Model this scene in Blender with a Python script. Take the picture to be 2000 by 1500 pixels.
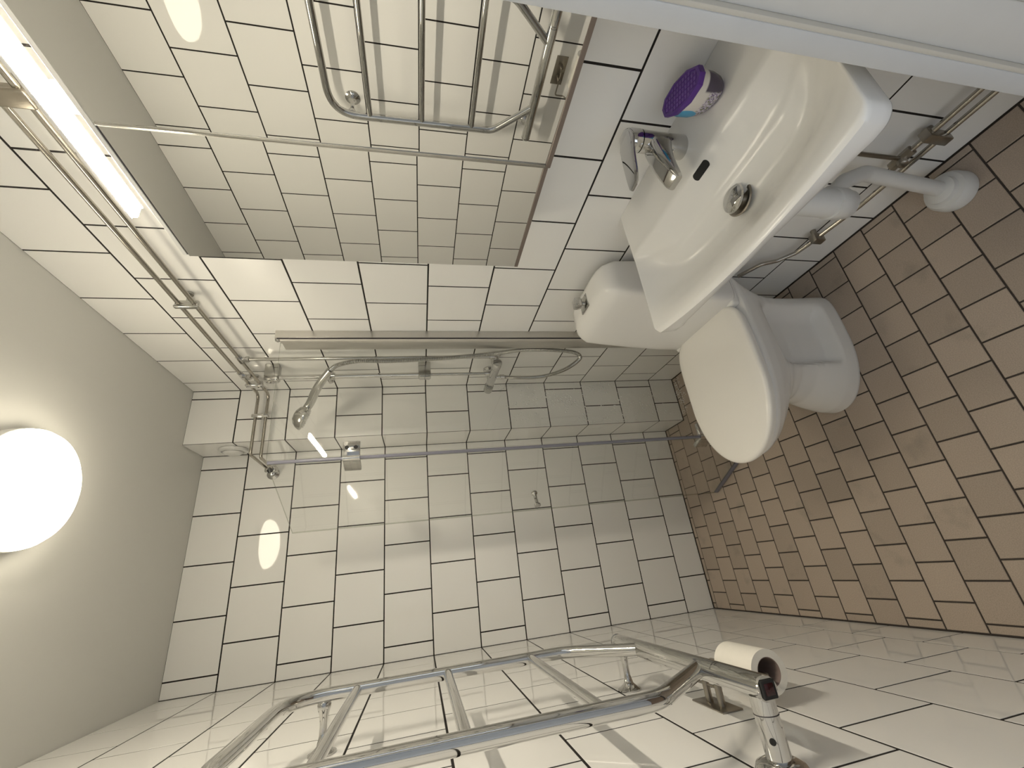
import bpy, bmesh, math, random
from mathutils import Vector, Matrix
random.seed(7)
for o in list(bpy.data.objects): bpy.data.objects.remove(o, do_unlink=True)
S = bpy.context.scene
COL = S.collection
# ------------------------------------------------------------------ camera
cam_d = bpy.data.cameras.new('camera'); cam = bpy.data.objects.new('camera', cam_d); COL.objects.link(cam)
cam_d.sensor_fit = 'HORIZONTAL'; cam_d.sensor_width = 36.0; cam_d.lens = 816.73 / 2000 * 36.0
cam_d.clip_start = 0.02
right = Vector((-0.11551794, -0.19387171, -0.97420191)); down = Vector((-0.909074, 0.415882, 0.02503239)); fwd = Vector((0.40029996, 0.88851332, -0.22428556))
cam.matrix_world = Matrix(((right.x, -down.x, -fwd.x, 0.29242), (right.y, -down.y, -fwd.y, -2.07467), (right.z, -down.z, -fwd.z, 1.39007), (0, 0, 0, 1)))
S.camera = cam
# ------------------------------------------------------------------ world: daylight of the hall outside the door
wd = bpy.data.worlds.new('world'); S.world = wd; wd.use_nodes = True
bg = wd.node_tree.nodes['Background']; bg.inputs[0].default_value = (0.86, 0.92, 1.0, 1); bg.inputs[1].default_value = 1.6
# ------------------------------------------------------------------ view
S.view_settings.view_transform = 'Standard'; S.view_settings.look = 'None'; S.view_settings.gamma = 1.0
S.view_settings.use_curve_mapping = False; S.view_settings.exposure = 0.1
LAMP_STRENGTH = 13.4
BAR_STRENGTH = 330.0
LAMP_COLOR = (1.0, 0.905, 0.71)

# ------------------------------------------------------------------ materials
def mat(name, color, rough=0.4, metal=0.0, spec=0.5, noise=0.0, nscale=20.0, bump=0.0, bscale=60.0, coat=0.0, emit=None, estr=0.0, rnd=0.0, sub=0.0):
    m = bpy.data.materials.new(name); m.use_nodes = True; nt = m.node_tree; b = nt.nodes['Principled BSDF']
    b.inputs['Base Color'].default_value = (*color, 1); b.inputs['Roughness'].default_value = rough
    b.inputs['Metallic'].default_value = metal; b.inputs['Specular IOR Level'].default_value = spec
    if coat: b.inputs['Coat Weight'].default_value = coat; b.inputs['Coat Roughness'].default_value = 0.05
    if emit: b.inputs['Emission Color'].default_value = (*emit, 1); b.inputs['Emission Strength'].default_value = estr
    tc = nt.nodes.new('ShaderNodeTexCoord')
    col = None
    if noise:
        n = nt.nodes.new('ShaderNodeTexNoise'); n.inputs['Scale'].default_value = nscale; n.inputs['Detail'].default_value = 6
        nt.links.new(tc.outputs['Object'], n.inputs['Vector'])
        mx = nt.nodes.new('ShaderNodeMix'); mx.data_type = 'RGBA'
        mx.inputs[6].default_value = tuple(c * (1 - noise) for c in color) + (1,); mx.inputs[7].default_value = tuple(min(1, c * (1 + noise)) for c in color) + (1,)
        nt.links.new(n.outputs['Fac'], mx.inputs[0]); col = mx.outputs[2]
    if rnd:
        oi = nt.nodes.new('ShaderNodeObjectInfo'); mr = nt.nodes.new('ShaderNodeMapRange')
        mr.inputs[3].default_value = 1 - rnd; mr.inputs[4].default_value = 1 + rnd
        nt.links.new(oi.outputs['Random'], mr.inputs[0])
        hs = nt.nodes.new('ShaderNodeHueSaturation')
        if col: nt.links.new(col, hs.inputs['Color'])
        else: hs.inputs['Color'].default_value = (*color, 1)
        nt.links.new(mr.outputs[0], hs.inputs['Value']); col = hs.outputs[0]
    if col: nt.links.new(col, b.inputs['Base Color'])
    if bump:
        n2 = nt.nodes.new('ShaderNodeTexNoise'); n2.inputs['Scale'].default_value = bscale; n2.inputs['Detail'].default_value = 3
        nt.links.new(tc.outputs['Object'], n2.inputs['Vector'])
        bp = nt.nodes.new('ShaderNodeBump'); bp.inputs['Strength'].default_value = bump; bp.inputs['Distance'].default_value = 0.001
        nt.links.new(n2.outputs['Fac'], bp.inputs['Height']); nt.links.new(bp.outputs[0], b.inputs['Normal'])
    return m
M = {}
M['tile'] = mat('wall_tile_glaze', (0.90, 0.893, 0.868), rough=0.035, spec=0.5, bump=0.05, bscale=5.0, rnd=0.012)
M['grout'] = mat('dark_grout', (0.013, 0.010, 0.008), rough=0.9, noise=0.2, nscale=80)
M['ceil'] = mat('ceiling_paint', (0.72, 0.715, 0.68), rough=0.75, bump=0.08, bscale=150)
M['fgrout'] = mat('floor_grout', (0.055, 0.045, 0.038), rough=0.9, noise=0.25, nscale=90)
M['white'] = mat('ceramic', (0.88, 0.87, 0.84), rough=0.20, spec=0.40)
M['seat'] = mat('seat_plastic', (0.955, 0.93, 0.875), rough=0.14)
M['plast'] = mat('white_plastic', (0.74, 0.74, 0.72), rough=0.35, noise=0.03, nscale=40)
M['paint'] = mat('frame_paint', (0.60, 0.605, 0.60), rough=0.45, noise=0.03, nscale=30)
M['paint2'] = mat('frame_paint_less_hall_light', (0.66, 0.65, 0.62), rough=0.5, noise=0.03, nscale=30)  # rebate copy of the frame paint with less blue hall light in its colour
M['seal'] = mat('frame_seam', (0.60, 0.57, 0.50), rough=0.8)
M['chrome'] = mat('chrome', (0.60, 0.595, 0.58), rough=0.05, metal=1.0, noise=0.02, nscale=30)
M['chromed'] = mat('chrome_soft', (0.48, 0.475, 0.45), rough=0.16, metal=1.0, noise=0.03, nscale=40)
M['alu'] = mat('aluminium', (0.62, 0.60, 0.56), rough=0.35, metal=0.85, noise=0.03, nscale=60)
M['nickel'] = mat('brushed_nickel', (0.34, 0.31, 0.265), rough=0.3, metal=1.0, noise=0.08, nscale=60)
M['copper'] = mat('worn_chrome_pipe', (0.44, 0.415, 0.37), rough=0.16, metal=1.0, noise=0.10, nscale=25)
M['mirror'] = mat('mirror_silver', (0.76, 0.765, 0.755), rough=0.0, metal=1.0, noise=0.004, nscale=3)
M['dark'] = mat('black_gap', (0.012, 0.012, 0.012), rough=0.7, noise=0.2)
M['gapseam'] = mat('dark_gap_shade_and_seam', (0.05, 0.045, 0.05), rough=0.6, noise=0.2)  # dark colour for the shade in gaps, also for the seam ring
M['brownalu'] = mat('bottom_profile', (0.23, 0.19, 0.17), rough=0.35, metal=0.6, noise=0.05)
M['purple'] = mat('purple_lid', (0.085, 0.022, 0.24), rough=0.35, noise=0.15, nscale=60)
M['purple_hi'] = mat('purple_emboss', (0.15, 0.06, 0.33), rough=0.4, noise=0.1, nscale=60)
M['paper'] = mat('toilet_paper', (0.80, 0.77, 0.70), rough=0.95, bump=0.4, bscale=250, noise=0.03, nscale=90)
M['card'] = mat('cardboard', (0.24, 0.18, 0.16), rough=0.9, noise=0.15)
M['wood'] = mat('hall_floor', (0.20, 0.13, 0.08), rough=0.5, noise=0.3, nscale=8)
M['hallwall'] = mat('hall_wall', (0.70, 0.71, 0.71), rough=0.8, noise=0.02)
M['redglass'] = mat('dark_red_window', (0.035, 0.006, 0.008), rough=0.12, noise=0.3, nscale=300)
M['ink'] = mat('printed_ink', (0.05, 0.05, 0.05), rough=0.5, noise=0.1)
M['lamp'] = mat('opal_glass_lit', (0.9, 0.88, 0.8), rough=0.3, emit=LAMP_COLOR, estr=LAMP_STRENGTH, noise=0.01)
M['bar'] = mat('led_diffuser_lit', (0.9, 0.9, 0.85), rough=0.4, emit=(1.0, 0.90, 0.73), estr=BAR_STRENGTH, noise=0.01)
M['blueseal'] = mat('glass_seal', (0.23, 0.23, 0.28), rough=0.25, noise=0.05, nscale=30)
def floor_tile_mat():
    m = bpy.data.materials.new('floor_tile_clay'); m.use_nodes = True; nt = m.node_tree; b = nt.nodes['Principled BSDF']
    g = nt.nodes.new('ShaderNodeNewGeometry')
    n = nt.nodes.new('ShaderNodeTexNoise'); n.inputs['Scale'].default_value = 420; n.inputs['Detail'].default_value = 4
    n3 = nt.nodes.new('ShaderNodeTexNoise'); n3.inputs['Scale'].default_value = 9; n3.inputs['Detail'].default_value = 5
    for k in (n, n3): nt.links.new(g.outputs['Position'], k.inputs['Vector'])
    r = nt.nodes.new('ShaderNodeValToRGB'); r.color_ramp.elements[0].position = 0.3; r.color_ramp.elements[1].position = 0.75
    r.color_ramp.elements[0].color = (0.40, 0.33, 0.265, 1); r.color_ramp.elements[1].color = (0.55, 0.455, 0.37, 1)
    nt.links.new(n.outputs['Fac'], r.inputs[0])
    r3 = nt.nodes.new('ShaderNodeValToRGB'); r3.color_ramp.elements[0].position = 0.60; r3.color_ramp.elements[1].position = 0.78
    r3.color_ramp.elements[0].color = (1, 1, 1, 1); r3.color_ramp.elements[1].color = (0.72, 0.74, 0.74, 1)
    nt.links.new(n3.outputs['Fac'], r3.inputs[0])
    oi = nt.nodes.new('ShaderNodeObjectInfo'); mr = nt.nodes.new('ShaderNodeMapRange'); mr.inputs[3].default_value = 0.9; mr.inputs[4].default_value = 1.1
    nt.links.new(oi.outputs['Random'], mr.inputs[0])
    mx = nt.nodes.new('ShaderNodeMix'); mx.data_type = 'RGBA'; mx.blend_type = 'MULTIPLY'; mx.inputs[0].default_value = 1
    nt.links.new(r.outputs[0], mx.inputs[6]); nt.links.new(r3.outputs[0], mx.inputs[7])
    hs = nt.nodes.new('ShaderNodeHueSaturation'); nt.links.new(mx.outputs[2], hs.inputs['Color']); nt.links.new(mr.outputs[0], hs.inputs['Value'])
    nt.links.new(hs.outputs[0], b.inputs['Base Color']); b.inputs['Roughness'].default_value = 0.5
    bp = nt.nodes.new('ShaderNodeBump'); bp.inputs['Strength'].default_value = 0.15; bp.inputs['Distance'].default_value = 0.001
    nt.links.new(n.outputs['Fac'], bp.inputs['Height']); nt.links.new(bp.outputs[0], b.inputs['Normal'])
    return m
M['ftile'] = floor_tile_mat()
def glass_mat(name, tint, rough=0.0, base=0.035):
    m = bpy.data.materials.new(name); m.use_nodes = True; nt = m.node_tree
    for n in list(nt.nodes):
        if n.type != 'OUTPUT_MATERIAL': nt.nodes.remove(n)
    out = [n for n in nt.nodes if n.type == 'OUTPUT_MATERIAL'][0]
    t = nt.nodes.new('ShaderNodeBsdfTransparent'); t.inputs[0].default_value = (*tint, 1)
    g = nt.nodes.new('ShaderNodeBsdfGlossy'); g.inputs['Roughness'].default_value = rough
    lw = nt.nodes.new('ShaderNodeLayerWeight'); lw.inputs['Blend'].default_value = 0.5
    pw = nt.nodes.new('ShaderNodeMath'); pw.operation = 'POWER'; pw.inputs[1].default_value = 5.0; nt.links.new(lw.outputs['Facing'], pw.inputs[0])
    f = nt.nodes.new('ShaderNodeMapRange'); f.inputs[3].default_value = base; f.inputs[4].default_value = 0.9; nt.links.new(pw.outputs[0], f.inputs[0])
    mx = nt.nodes.new('ShaderNodeMixShader')
    nt.links.new(f.outputs[0], mx.inputs[0]); nt.links.new(t.outputs[0], mx.inputs[1]); nt.links.new(g.outputs[0], mx.inputs[2]); nt.links.new(mx.outputs[0], out.inputs[0])
    return m
M['glass'] = glass_mat('clear_glass', (0.992, 0.995, 0.99))
M['glassedge'] = glass_mat('glass_edge', (0.70, 0.72, 0.67), 0.1, 0.10)
M['clear'] = mat('water_drop_glint_white', (0.97, 0.97, 0.96), rough=0.12, spec=1.0, noise=0.01)  # white colour stands in for lamp glints on see-through drops
M['clear'].node_tree.nodes['Principled BSDF'].inputs['Alpha'].default_value = 0.92
def label_mat():
    m = bpy.data.materials.new('lavender_print'); m.use_nodes = True; nt = m.node_tree; b = nt.nodes['Principled BSDF']
    tc = nt.nodes.new('ShaderNodeTexCoord'); sp = nt.nodes.new('ShaderNodeSeparateXYZ'); nt.links.new(tc.outputs['Object'], sp.inputs[0])
    def mul(a, bb, clamp=False):
        x = nt.nodes.new('ShaderNodeMath'); x.operation = 'MULTIPLY'; x.use_clamp = clamp
        nt.links.new(a, x.inputs[0])
        if isinstance(bb, float): x.inputs[1].default_value = bb
        else: nt.links.new(bb, x.inputs[1])
        return x.outputs[0]
    def rng(a, lo, hi):
        x = nt.nodes.new('ShaderNodeMapRange'); x.inputs[1].default_value = lo; x.inputs[2].default_value = hi; x.clamp = True
        nt.links.new(a, x.inputs[0]); return x.outputs[0]
    def mixc(fac, c1, c2):
        x = nt.nodes.new('ShaderNodeMix'); x.data_type = 'RGBA'
        nt.links.new(fac, x.inputs[0])
        if isinstance(c1, tuple): x.inputs[6].default_value = (*c1, 1)
        else: nt.links.new(c1, x.inputs[6])
        if isinstance(c2, tuple): x.inputs[7].default_value = (*c2, 1)
        else: nt.links.new(c2, x.inputs[7])
        return x.outputs[2]
    n = nt.nodes.new('ShaderNodeTexVoronoi'); n.inputs['Scale'].default_value = 330; nt.links.new(tc.outputs['Object'], n.inputs['Vector'])
    n2 = nt.nodes.new('ShaderNodeTexNoise'); n2.inputs['Scale'].default_value = 160; nt.links.new(tc.outputs['Object'], n2.inputs['Vector'])
    flw = mixc(rng(n.outputs['Distance'], 0.25, 0.62), (0.10, 0.06, 0.17), (0.60, 0.56, 0.64))
    flw = mixc(rng(n2.outputs['Fac'], 0.52, 0.62), flw, (0.16, 0.17, 0.09))
    band = rng(sp.outputs['Z'], 0.036, 0.030)              # flowers low, white above
    c = mixc(band, (0.66, 0.63, 0.60), flw)
    dist = nt.nodes.new('ShaderNodeVectorMath'); dist.operation = 'DISTANCE'; dist.inputs[1].default_value = (-0.017, 0.034, 0.044)
    nt.links.new(tc.outputs['Object'], dist.inputs[0])
    c = mixc(rng(dist.outputs['Value'], 0.022, 0.020), c, (0.06, 0.33, 0.58))
    endd = mul(rng(sp.outputs['Y'], -0.024, -0.028), rng(sp.outputs['Z'], 0.046, 0.043)); c = mixc(endd, c, (0.07, 0.055, 0.09))
    c = mixc(rng(sp.outputs['Z'], 0.007, 0.005), c, (0.10, 0.05, 0.16))
    nt.links.new(c, b.inputs['Base Color']); b.inputs['Roughness'].default_value = 0.25
    return m
M['label'] = label_mat()

# ------------------------------------------------------------------ geometry helpers
def root_loc(o):
    l = Vector((0, 0, 0))
    while o is not None: l += o.location; o = o.parent
    return l
def build(name, verts, faces, m, parent=None, smooth=False, mats=None, midx=None, angle=None):
    off = root_loc(parent) if parent else Vector((0, 0, 0))
    me = bpy.data.meshes.new(name); me.from_pydata([tuple(Vector(v) - off) for v in verts], [], faces)
    bm = bmesh.new(); bm.from_mesh(me); bmesh.ops.recalc_face_normals(bm, faces=bm.faces); bm.to_mesh(me); bm.free()
    for k in (mats or [m]): me.materials.append(k)
    if midx:
        for p, i in zip(me.polygons, midx): p.material_index = i
    if smooth:
        for p in me.polygons: p.use_smooth = True
        if angle: me.set_sharp_from_angle(angle=math.radians(angle))
    o = bpy.data.objects.new(name, me); COL.objects.link(o)
    if parent: o.parent = parent
    return o
def thing(name, loc, label, cat, group=None):
    o = bpy.data.objects.new(name, None); o.empty_display_size = 0.05; COL.objects.link(o); o.location = loc
    o['label'] = label; o['category'] = cat
    if group: o['group'] = group
    return o
def tag(o, label, cat, group=None):
    o['label'] = label; o['category'] = cat
    if group: o['group'] = group
    return o
def struct(o, label=None):
    o['kind'] = 'structure'
    if label: o['label'] = label
    return o
class MB:
    def __init__(s): s.v = []; s.f = []
    def add(s, v, f):
        n = len(s.v); s.v += [Vector(x) for x in v]; s.f += [tuple(i + n for i in q) for q in f]; return s
    def box(s, lo, hi, bev=0.0, segs=2, rot=None, piv=None):
        lo = Vector(lo); hi = Vector(hi)
        bm = bmesh.new(); bmesh.ops.create_cube(bm, size=1.0)
        for v in bm.verts: v.co = Vector(((lo.x + hi.x) / 2 + v.co.x * (hi.x - lo.x), (lo.y + hi.y) / 2 + v.co.y * (hi.y - lo.y), (lo.z + hi.z) / 2 + v.co.z * (hi.z - lo.z)))
        if bev: bmesh.ops.bevel(bm, geom=list(bm.edges), offset=bev, segments=segs, affect='EDGES', profile=0.5)
        if rot is not None:
            piv = Vector(piv) if piv is not None else (lo + hi) / 2
            for v in bm.verts: v.co = piv + rot @ (v.co - piv)
        bm.verts.index_update()
        s.add([v.co.copy() for v in bm.verts], [[v.index for v in f.verts] for f in bm.faces]); bm.free(); return s
    def tube(s, pts, r, seg=16, cap=True):
        pts = [Vector(p) for p in pts]; n = len(pts); rr = r if isinstance(r, (list, tuple)) else [r] * n
        T = []
        for i in range(n):
            a = pts[max(i - 1, 0)]; b = pts[min(i + 1, n - 1)]; T.append((b - a).normalized())
        u = T[0].orthogonal().normalized(); base = len(s.v); 
        for i in range(n):
            u = (u - T[i] * u.dot(T[i])).normalized(); w = T[i].cross(u)
            for k in range(seg):
                a = 2 * math.pi * k / seg; s.v.append(pts[i] + (u * math.cos(a) + w * math.sin(a)) * rr[i])
        for i in range(n - 1):
            for k in range(seg):
                k2 = (k + 1) % seg; s.f.append((base + i * seg + k, base + i * seg + k2, base + (i + 1) * seg + k2, base + (i + 1) * seg + k))
        if cap:
            s.f.append(tuple(base + k for k in range(seg))[::-1]); s.f.append(tuple(base + (n - 1) * seg + k for k in range(seg)))
        return s
    def lathe(s, prof, org, axis=(0, 0, 1), seg=32):
        # prof: list of (radius, height along axis)
        org = Vector(org); ax = Vector(axis).normalized(); u = ax.orthogonal().normalized(); w = ax.cross(u); base = len(s.v)
        for (r, h) in prof:
            for k in range(seg):
                a = 2 * math.pi * k / seg; s.v.append(org + ax * h + (u * math.cos(a) + w * math.sin(a)) * max(r, 1e-5))
        for i in range(len(prof) - 1):
            for k in range(seg):
                k2 = (k + 1) % seg; s.f.append((base + i * seg + k, base + i * seg + k2, base + (i + 1) * seg + k2, base + (i + 1) * seg + k))
        s.f.append(tuple(base + k for k in range(seg))[::-1]); s.f.append(tuple(base + (len(prof) - 1) * seg + k for k in range(seg)))
        return s
    def loft(s, secs, cap=True):
        base = len(s.v); n = len(secs[0])
        for q in secs: s.v += [Vector(p) for p in q]
        for i in range(len(secs) - 1):
            for k in range(n):
                k2 = (k + 1) % n; s.f.append((base + i * n + k, base + i * n + k2, base + (i + 1) * n + k2, base + (i + 1) * n + k))
        if cap:
            s.f.append(tuple(base + k for k in range(n))[::-1]); s.f.append(tuple(base + (len(secs) - 1) * n + k for k in range(n)))
        return s
    def build(s, name, m, parent=None, smooth=True, angle=40, **k):
        return build(name, s.v, s.f, m, parent, smooth, angle=angle, **k)
def fillet(pts, r, n=8):
    pts = [Vector(p) for p in pts]; out = [pts[0]]
    for i in range(1, len(pts) - 1):
        p = pts[i]; a = (pts[i - 1] - p); b = (pts[i + 1] - p); ri = r[i] if isinstance(r, (list, tuple)) else r
        ang = a.angle(b); d = min(ri / math.tan(ang / 2), a.length * 0.49, b.length * 0.49)
        A = p + a.normalized() * d; B = p + b.normalized() * d
        for k in range(n + 1):
            t = k / n; out.append(A * (1 - t) ** 2 + p * 2 * t * (1 - t) + B * t ** 2)
    out.append(pts[-1]); return out
def spline(pts, n=10):
    pts = [Vector(p) for p in pts]; P = [pts[0] * 2 - pts[1]] + pts + [pts[-1] * 2 - pts[-2]]; out = []
    for i in range(1, len(P) - 2):
        for k in range(n):
            t = k / n; a, b, c, d = P[i - 1], P[i], P[i + 1], P[i + 2]
            out.append(0.5 * ((2 * b) + (c - a) * t + (2 * a - 5 * b + 4 * c - d) * t * t + (3 * b - a - 3 * c + d) * t ** 3))
    out.append(pts[-1]); return out

# ------------------------------------------------------------------ room dimensions (metres)
W = 1.1454; YF = -1.864; ZC = 2.328; CH_X = 0.906; CH_Y = -0.1864
TW = 0.1972; Z1 = 2.1445; JG = 0.0025; TT = 0.006
ROWS = [(Z1, ZC)] + [(Z1 - 0.2 * (k + 1), Z1 - 0.2 * k) for k in range(10)] + [(0.0, Z1 - 2.0)]   # rows A..L
_tile_cache = {}
def tile_mesh(w, h, t, m, bev=0.0003):
    key = (round(w, 4), round(h, 4), t, m.name)
    if key not in _tile_cache:
        b = bmesh.new(); bmesh.ops.create_cube(b, size=1.0)
        for v in b.verts: v.co = Vector((v.co.x * w, v.co.y * h, v.co.z * t - t / 2))
        top = [e for e in b.edges if all(v.co.z > -t / 2 for v in e.verts)]
        bmesh.ops.bevel(b, geom=top, offset=bev, segments=1, affect='EDGES')
        me = bpy.data.meshes.new('tile'); b.to_mesh(me); b.free(); me.materials.append(m); _tile_cache[key] = me
    return _tile_cache[key]
def place_tiles(wall, spans, to_world, mtx, m=None, gap=JG, edge0=0.002, edge1=0.002):
    # spans: for each row (z0,z1,[joint positions incl. both ends])
    for (z0, z1, js) in spans:
        for i in range(len(js) - 1):
            a = js[i] + (edge0 if i == 0 else gap); b = js[i + 1] - (edge1 if i == len(js) - 2 else gap)
            if b - a < 0.006: continue
            lo = z0 + (0.003 if z0 < 1e-4 else gap); hi = z1 - (0.001 if z1 > ZC - 1e-4 else gap)
            o = bpy.data.objects.new('tile', tile_mesh(b - a, hi - lo, TT, m or M['tile'])); COL.objects.link(o)
            jt = random.uniform(-0.0012, 0.0012)
            o.matrix_local = Matrix.Translation(to_world((a + b) / 2, (lo + hi) / 2)) @ mtx @ Matrix.Rotation(jt, 4, 'Y') @ Matrix.Rotation(random.uniform(-0.0012, 0.0012), 4, 'X')
            o.parent = wall
def joints(lo, hi, off, step):
    k = math.ceil((lo - off) / step + 1e-6); js = [lo]
    while off + k * step < hi - 1e-4:
        js.append(off + k * step); k += 1
    js.append(hi); return js
DEP = 0.0006      # grout recess behind the tile face
def slab(name, lo, hi, m, label):
    return struct(MB().box(lo, hi).build(name, m, smooth=False), label)
# walls (grout coloured cores, tiles proud of them)
wall_left = slab('wall_left', (-0.10, YF - 0.12, 0), (-DEP, 0.1, ZC + 0.05), M['grout'], 'white tiled wall carrying the towel warmer')
wall_right = slab('wall_right', (W + DEP, YF - 0.12, 0), (W + 0.10, 0.1, ZC + 0.05), M['grout'], 'white tiled wall behind sink and toilet')
wall_back = slab('wall_back', (-DEP, DEP, 0), (W + DEP, 0.1, ZC + 0.05), M['grout'], 'white tiled wall at the back of the shower')
wall_chase = slab('wall_chase', (CH_X + DEP, CH_Y + DEP, 0), (W + DEP, DEP, ZC + 0.02), M['grout'], 'tiled boxed pipe chase in the shower corner')
PAR = lambda i: i % 2
RZ = lambda a: Matrix.Rotation(a, 4, 'Z')
UP_L = Matrix(((0, 0, 1, 0), (-1, 0, 0, 0), (0, 1, 0, 0), (0, 0, 0, 1)))      # tile local z -> +x, local y -> z
UP_L = Matrix(((0, 0, 1, 0), (1, 0, 0, 0), (0, 1, 0, 0), (0, 0, 0, 1)))
UP_R = Matrix(((0, 0, -1, 0), (-1, 0, 0, 0), (0, 1, 0, 0), (0, 0, 0, 1)))
UP_B = Matrix(((1, 0, 0, 0), (0, 0, -1, 0), (0, 1, 0, 0), (0, 0, 0, 1)))
place_tiles(wall_left, [(z0, z1, joints(YF, 0, -0.7619 if PAR(i) == 0 else -0.6591, TW)) for i, (z0, z1) in enumerate(ROWS)], lambda a, z: Vector((0, a, z)), UP_L)
place_tiles(wall_right, [(z0, z1, joints(YF, CH_Y, -0.2724 if PAR(i) == 0 else -0.3700, TW)) for i, (z0, z1) in enumerate(ROWS)], lambda a, z: Vector((W, a, z)), UP_R)
place_tiles(wall_back, [(z0, z1, joints(0, CH_X, 0.0557 if PAR(i) == 0 else 0.1545, TW)) for i, (z0, z1) in enumerate(ROWS)], lambda a, z: Vector((a, 0, z)), UP_B)
place_tiles(wall_chase, [(z0, z1, [CH_X, 1.1072 if PAR(i) == 0 else 1.008, W]) for i, (z0, z1) in enumerate(ROWS)], lambda a, z: Vector((a, CH_Y, z)), UP_B, edge0=0.0022)
place_tiles(wall_chase, [(z0, z1, [CH_Y, 0]) for i, (z0, z1) in enumerate(ROWS)], lambda a, z: Vector((CH_X, a, z)), UP_R, edge0=0.0016)
# ceiling and floor
struct(MB().box((-0.1, YF - 0.12, ZC), (W + 0.1, 0.1, ZC + 0.08)).build('ceiling', M['ceil'], smooth=False), 'plain painted grey-white ceiling')
floor = slab('floor', (-0.1, YF - 0.12, -0.06), (W + 0.1, 0.1, -0.0016), M['fgrout'], 'floor of small taupe clay tiles')
FY = [0.0] + [-0.0255 - 0.0989 * k for k in range(0, 19)]
FY = [y for y in FY if y > YF] + [YF]
for r in range(len(FY) - 1):
    y1, y0 = FY[r], FY[r + 1]
    js = joints(0.0, W, 0.0728 if (r - 1) % 2 == 0 else 0.1248, 0.0997)
    for i in range(len(js) - 1):
        a = js[i] + (0.004 if i == 0 else 0.0021); b = js[i + 1] - (0.004 if i == len(js) - 2 else 0.0021)
        lo = y0 + 0.0021; hi = y1 - (0.004 if r == 0 else 0.0021)
        if b - a < 0.006 or hi - lo < 0.006: continue
        cuts = [(a, b, lo, hi)]
        if hi > CH_Y - 0.003 and b > CH_X - 0.003:                # cut round the pipe chase
            xc, yc = CH_X - 0.003, CH_Y - 0.003
            cuts = [(a, min(b, xc), lo, hi), (max(a, xc), b, lo, min(hi, yc))]
        for (a_, b_, l_, h_) in cuts:
            if b_ - a_ < 0.005 or h_ - l_ < 0.005: continue
            o = bpy.data.objects.new('tile', tile_mesh(b_ - a_, h_ - l_, 0.007, M['ftile'], 0.0012)); COL.objects.link(o)
            o.matrix_local = Matrix.Translation(((a_ + b_) / 2, (l_ + h_) / 2, 0)) @ Matrix.Rotation(random.uniform(-0.003, 0.003), 4, 'X') @ Matrix.Rotation(random.uniform(-0.003, 0.003), 4, 'Y')
            o.parent = floor
# front wall with the doorway the camera looks through
JX = 0.80; YO = -1.985
wf = MB().box((JX + 0.06, YO, 0), (W + 0.1, YF, ZC)).box((-0.1, YO, 2.12), (JX + 0.06, YF, ZC)).build('wall_front', M['hallwall'], smooth=False)
struct(wf, 'wall with the doorway beside the sink')
dfr = bpy.data.objects.new('door_1', None); COL.objects.link(dfr); dfr.location = (JX, YF, 0); struct(dfr, 'pale painted door frame at the entrance')
MB().box((JX, -1.8875, 0), (JX + 0.062, YF + 0.0, 2.08), 0.0025).build('jamb', M['paint'], dfr)
MB().box((JX + 0.0015, -1.8925, 0), (JX + 0.05, -1.8870, 2.08), 0.001).build('seal_strip', M['seal'], dfr)
MB().box((JX + 0.012, -1.946, 0), (JX + 0.062, -1.8920, 2.08), 0.003).build('rebate', M['paint2'], dfr)
MB().box((JX + 0.008, YO - 0.016, 0), (JX + 0.10, -1.9455, 2.12), 0.004).build('casing', M['paint'], dfr)
MB().box((-0.0, -1.946, 2.06), (JX + 0.03, YF, 2.12), 0.003).build('lintel', M['paint'], dfr)
slab('wall_hall_back', (-0.75, -3.3, 0), (1.85, -3.2, 2.4), M['hallwall'], 'unseen hall wall added opposite the doorway to block daylight')  # hall walls and ceiling added unseen to hold back daylight and chrome reflections
slab('wall_hall_right', (1.75, -3.6, 0), (1.85, YF - 0.12, 2.4), M['hallwall'], 'unseen hall wall added outside the doorway to dim reflections')
slab('wall_hall_front', (-0.75, YF - 0.14, 0), (-0.02, YF - 0.121, 2.4), M['hallwall'], 'plain hall wall beside the doorway')
slab('ceiling_hall', (-0.75, -3.6, 2.4), (1.85, YF - 0.10, 2.45), M['hallwall'], 'unseen hall ceiling added outside the doorway to dim reflections')
slab('floor_hall', (-1.0, -3.6, -0.06), (2.0, YF - 0.12, -0.002), M['wood'], 'hall floor outside the doorway')

# ------------------------------------------------------------------ ceiling lamp
lc = (0.597, -0.872)
t = thing('ceiling_lamp', (lc[0], lc[1], ZC), 'round opal glass dome lamp glowing on the ceiling', 'lamp')
MB().lathe([(0.138, 0), (0.1415, -0.006), (0.1415, -0.031), (0.1395, -0.033), (0.136, -0.031)], (lc[0], lc[1], ZC), seg=48).build('base', M['plast'], t)  # opaque rim ring added to keep the dome's light off the ceiling
MB().lathe([(0.128, -0.030), (0.1375, -0.0315), (0.1400, -0.037), (0.1385, -0.046), (0.130, -0.060), (0.112, -0.072), (0.08, -0.083), (0.04, -0.089), (0.0, -0.0905)], (lc[0], lc[1], ZC), seg=64).build('shade', M['lamp'], t, angle=80)

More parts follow.
